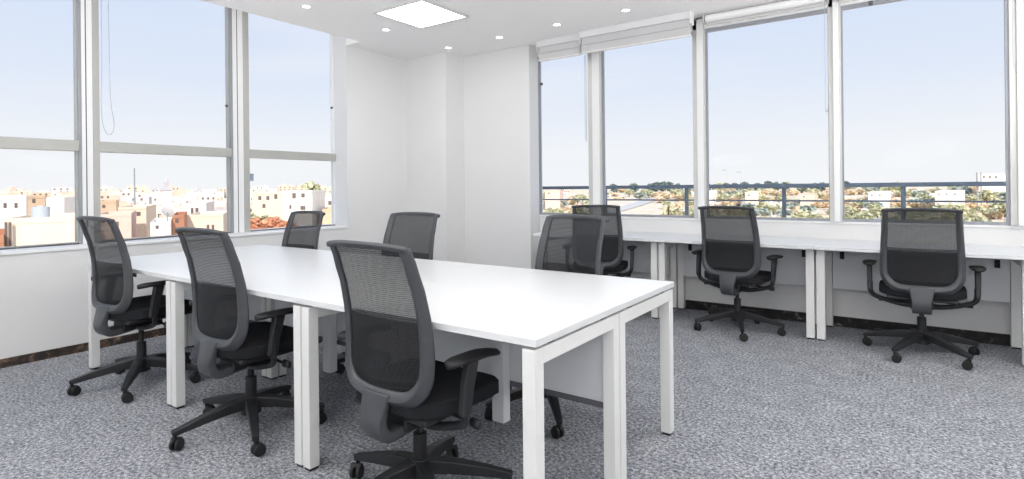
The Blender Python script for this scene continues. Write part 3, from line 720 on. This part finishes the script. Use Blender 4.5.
# green hillock carrying those bushes
bm = bmesh.new(); P = [bearing(244, 97), bearing(292, 97), bearing(296, 112), bearing(240, 112)]; prism(bm, [(p.x, p.y) for p in P], -20, ztop(268, 222, 100) - 1.5)
o = obj('garden_terrace', bm, BM['pink']); tag(o, 'raised pinkish terrace carrying the rust-coloured bushes', 'terrace')
# rooftop tree
t = tree_proto(41, 0, 'tree with a ragged olive crown showing above the tall white corner block', None, 2.9, 2.3, 3.4); p = bearing(311.5, 140)
t.location = (p.x, p.y, ztop(311, 180, 140) - 5.6); t.name = 'tall_tree'
# palm
p = bearing(668, 190); z0 = terr(p.x, p.y)
t = thing('palm_tree', 'palm tree with spreading fronds beside the curving road', 'palm tree', (p.x, p.y, z0)); zz = ztop(668, 204, 190) - z0
bm = bmesh.new(); tube(bm, [(0, 0, -1), (.1, 0, zz * .5), (0, 0, zz)], [.4, .32, .28], 8); obj('trunk', bm, BARK, t)
bm = bmesh.new(); rnd = random.Random(3)
for k in range(34):
    a = rnd.uniform(0, 2 * PI); e = rnd.uniform(-.3, 1.2); L = rnd.uniform(2.6, 3.6); pts = []
    for i in range(6):
        u = i / 5; rr_ = L * u * math.cos(e * (1 - u * .5)); pts.append(Vector((rr_ * math.cos(a), rr_ * math.sin(a), zz + L * u * math.sin(e) - 1.8 * u * u)))
    for i in range(5):
        s = Vector((-math.sin(a), math.cos(a), 0)) * .26 * (1 - i / 6)
        bm.faces.new([bm.verts.new(v) for v in (pts[i] - s, pts[i + 1] - s * .8, pts[i + 1] + s * .8, pts[i] + s)])
obj('fronds', bm, LF[0], t)
# road
bm = bmesh.new(); path = [(604, 214), (620, 209.5), (636, 205), (648, 201), (654, 198), (650, 195.5), (640, 194)]
V = []
for (px, py) in path:
    d = 200
    for _ in range(60):
        p = bearing(px, d); a = math.atan2(px - PX0, FOC); drop = (py - PY0 + .0103 * (px - PX0)); d = (CAMH - terr(p.x, p.y)) * FOC / drop / math.cos(a) * .5 + d * .5
    p = bearing(px, d); V.append(p)
for i in range(len(V)):
    pass
sm = smoothpath(V, 6); prev = None
for i, p in enumerate(sm):
    tt = (sm[min(i + 1, len(sm) - 1)] - sm[max(i - 1, 0)]).normalized(); s = Vector((-tt.y, tt.x, 0)) * 6.5
    a, b = p - s, p + s; q = (bm.verts.new((a.x, a.y, terr(a.x, a.y) + .5)), bm.verts.new((b.x, b.y, terr(b.x, b.y) + .5)))
    if prev: bm.faces.new((prev[0], prev[1], q[1], q[0]))
    prev = q
struct('road', bm, mat('pale_asphalt', (208, 204, 200), .9, noise_amt=.04, nscale=.1))
# low white buildings behind the scrub
lab = ['long low white building left of the first railing post view', 'low white building beneath the railing, left of the middle counter chair', 'low cream building on the far scrub slope, behind the railing post', 'low pink-white building on the far slope between the two right mullions', 'low white building above the right-hand counter chair', 'wide low white building right of the right-hand counter chair']
for (a, b, yt, d, m), L in zip(((545, 560, 190, 420, 'pink'), (700, 714, 191, 460, 'white'), (745, 758, 192, 430, 'cream'), (800, 815, 193.5, 440, 'pink'), (868, 888, 192, 430, 'white'), (935, 962, 191, 400, 'white')), lab):
    building(a, b, b + 3, yt, d, m, L, [(a + 3 + 8 * k, a + 4.5 + 8 * k, yt + 2.5, yt + 4) for k in range(int((b - a) / 9))])
building(979, 1003, 1006, 173.5, 500, 'white', 'tall pale apartment block on the skyline at the right edge of the windows', [(983, 985, 176, 178), (989, 991, 176, 178), (995, 997, 176, 178)])
for px, d in ((727, 230), (741.5, 230)):
    p = bearing(px, d); z0 = terr(p.x, p.y); h = ztop(px, 170 if px < 730 else 172, d) - z0
    t = thing('street_lamp', 'tall thin street lamp above the scrub, %s of the pair seen over the railing' % ('left' if px < 730 else 'right'), 'street lamp', (p.x, p.y, z0), YAW)
    bm = bmesh.new(); tube(bm, [(0, 0, 0), (0, 0, h - .4), (-.4, 0, h)], [.09, .06, .05], 6); obj('lamp_post', bm, M['alu'], t)
    obj('lamp_head', box(-1.7, -.3, -.25, .25, h - .08, h + .12), M['sash'], t, bevel=.05)
for px in (977, 981):
    p = bearing(px, 420); z0 = terr(p.x, p.y); bm = bmesh.new(); tube(bm, [(0, 0, 0), (0, 0, ztop(px, 172.5, 420) - z0)], .28, 6)
    o = obj('utility_pole', bm, M['sash']); o.location = (p.x, p.y, z0); tag(o, 'thin dark pole on the skyline beside the tall apartment block', 'pole', 'skyline poles')

# ------------------------------------------------------------------ light
sun = bpy.data.lights.new('sun', 'SUN'); sun.energy = 4.1; sun.angle = .01; sun.color = (1, .95, .88)
so = bpy.data.objects.new('sun', sun); C.objects.link(so); so.rotation_euler = Vector((.62, -.55, .56)).to_track_quat('Z', 'Y').to_euler()
w = bpy.data.worlds.new('world'); bpy.context.scene.world = w; w.use_nodes = True; nt = w.node_tree; bg = nt.nodes['Background']
tc = nt.nodes.new('ShaderNodeTexCoord'); sep = nt.nodes.new('ShaderNodeSeparateXYZ'); nt.links.new(tc.outputs['Generated'], sep.inputs[0])
r = nt.nodes.new('ShaderNodeValToRGB'); e = r.color_ramp.elements
e[0].position = 0; e[0].color = lin((252, 253, 254)); e[1].position = 1; e[1].color = lin((150, 190, 240))
for pz, c in ((.06, (249, 251, 254)), (.17, (230, 239, 254)), (.32, (217, 230, 253)), (.5, (200, 220, 248))): x = e.new(pz); x.color = lin(c)
nt.links.new(sep.outputs['Z'], r.inputs['Fac'])
mp = nt.nodes.new('ShaderNodeMapping'); mp.inputs['Scale'].default_value = (1.2, 1.2, 6); nt.links.new(tc.outputs['Generated'], mp.inputs[0])
nz = nt.nodes.new('ShaderNodeTexNoise'); nz.inputs['Scale'].default_value = 2.2; nz.inputs['Detail'].default_value = 5; nt.links.new(mp.outputs[0], nz.inputs['Vector'])
cr = nt.nodes.new('ShaderNodeValToRGB'); cr.color_ramp.elements[0].position = .48; cr.color_ramp.elements[1].position = .72; cr.color_ramp.elements[1].color = (.5, .5, .5, 1); cr.color_ramp.elements[0].color = (0, 0, 0, 1)
nt.links.new(nz.outputs['Fac'], cr.inputs[0])
mx = nt.nodes.new('ShaderNodeMixRGB'); mx.inputs[2].default_value = lin((244, 247, 254)); nt.links.new(cr.outputs[0], mx.inputs[0]); nt.links.new(r.outputs[0], mx.inputs[1]); nt.links.new(mx.outputs[0], bg.inputs['Color'])
bg.inputs['Strength'].default_value = .97

def add_fill(loc, size, e, tgt):  # unseen lamps added to lift the ceiling and overall room brightness
    l = bpy.data.lights.new('added_fill_lamp', 'AREA'); l.shape = 'DISK'; l.size = size; l.energy = e; l.color = (1, .99, .98)
    o = bpy.data.objects.new('added_fill_lamp', l); C.objects.link(o); o.location = loc; o.rotation_euler = (Vector(loc) - Vector(tgt)).to_track_quat('Z', 'Y').to_euler()
add_fill((.2, -1.2, 1.75), 1.2, 88, (-.15, -.7, 2.9))
add_fill((1.5, 3.3, 1.7), 1.0, 74, (1.1, 3.4, 2.9))
add_fill((-2.9, -.5, 1.7), 1.0, 88, (-2.95, -.1, 2.9))
add_fill((1.8, -2.2, 1.8), 1.6, 9, (-3, 3, 1.0))
# ------------------------------------------------------------------ camera
cam = bpy.data.cameras.new('camera'); cam.sensor_width = 36; cam.lens = FOC * 36 / 1024; cam.shift_y = -(239.5 - PY0) / 1024; cam.clip_end = 3000; cam.clip_start = .05
co = bpy.data.objects.new('camera', cam); C.objects.link(co)
m3 = Matrix((RIGHT, UP, -_f)).transposed(); co.matrix_world = Matrix.Translation((0, 0, CAMH)) @ m3.to_4x4()
sc = bpy.context.scene; sc.camera = co
sc.view_settings.view_transform = 'Standard'; sc.view_settings.look = 'None'; sc.view_settings.exposure = 0; sc.view_settings.gamma = 1
sc.cycles.max_bounces = 8; sc.cycles.diffuse_bounces = 5; sc.cycles.transparent_max_bounces = 24; sc.cycles.use_denoising = True; sc.cycles.sample_clamp_indirect = 6
bpy.context.view_layer.update()
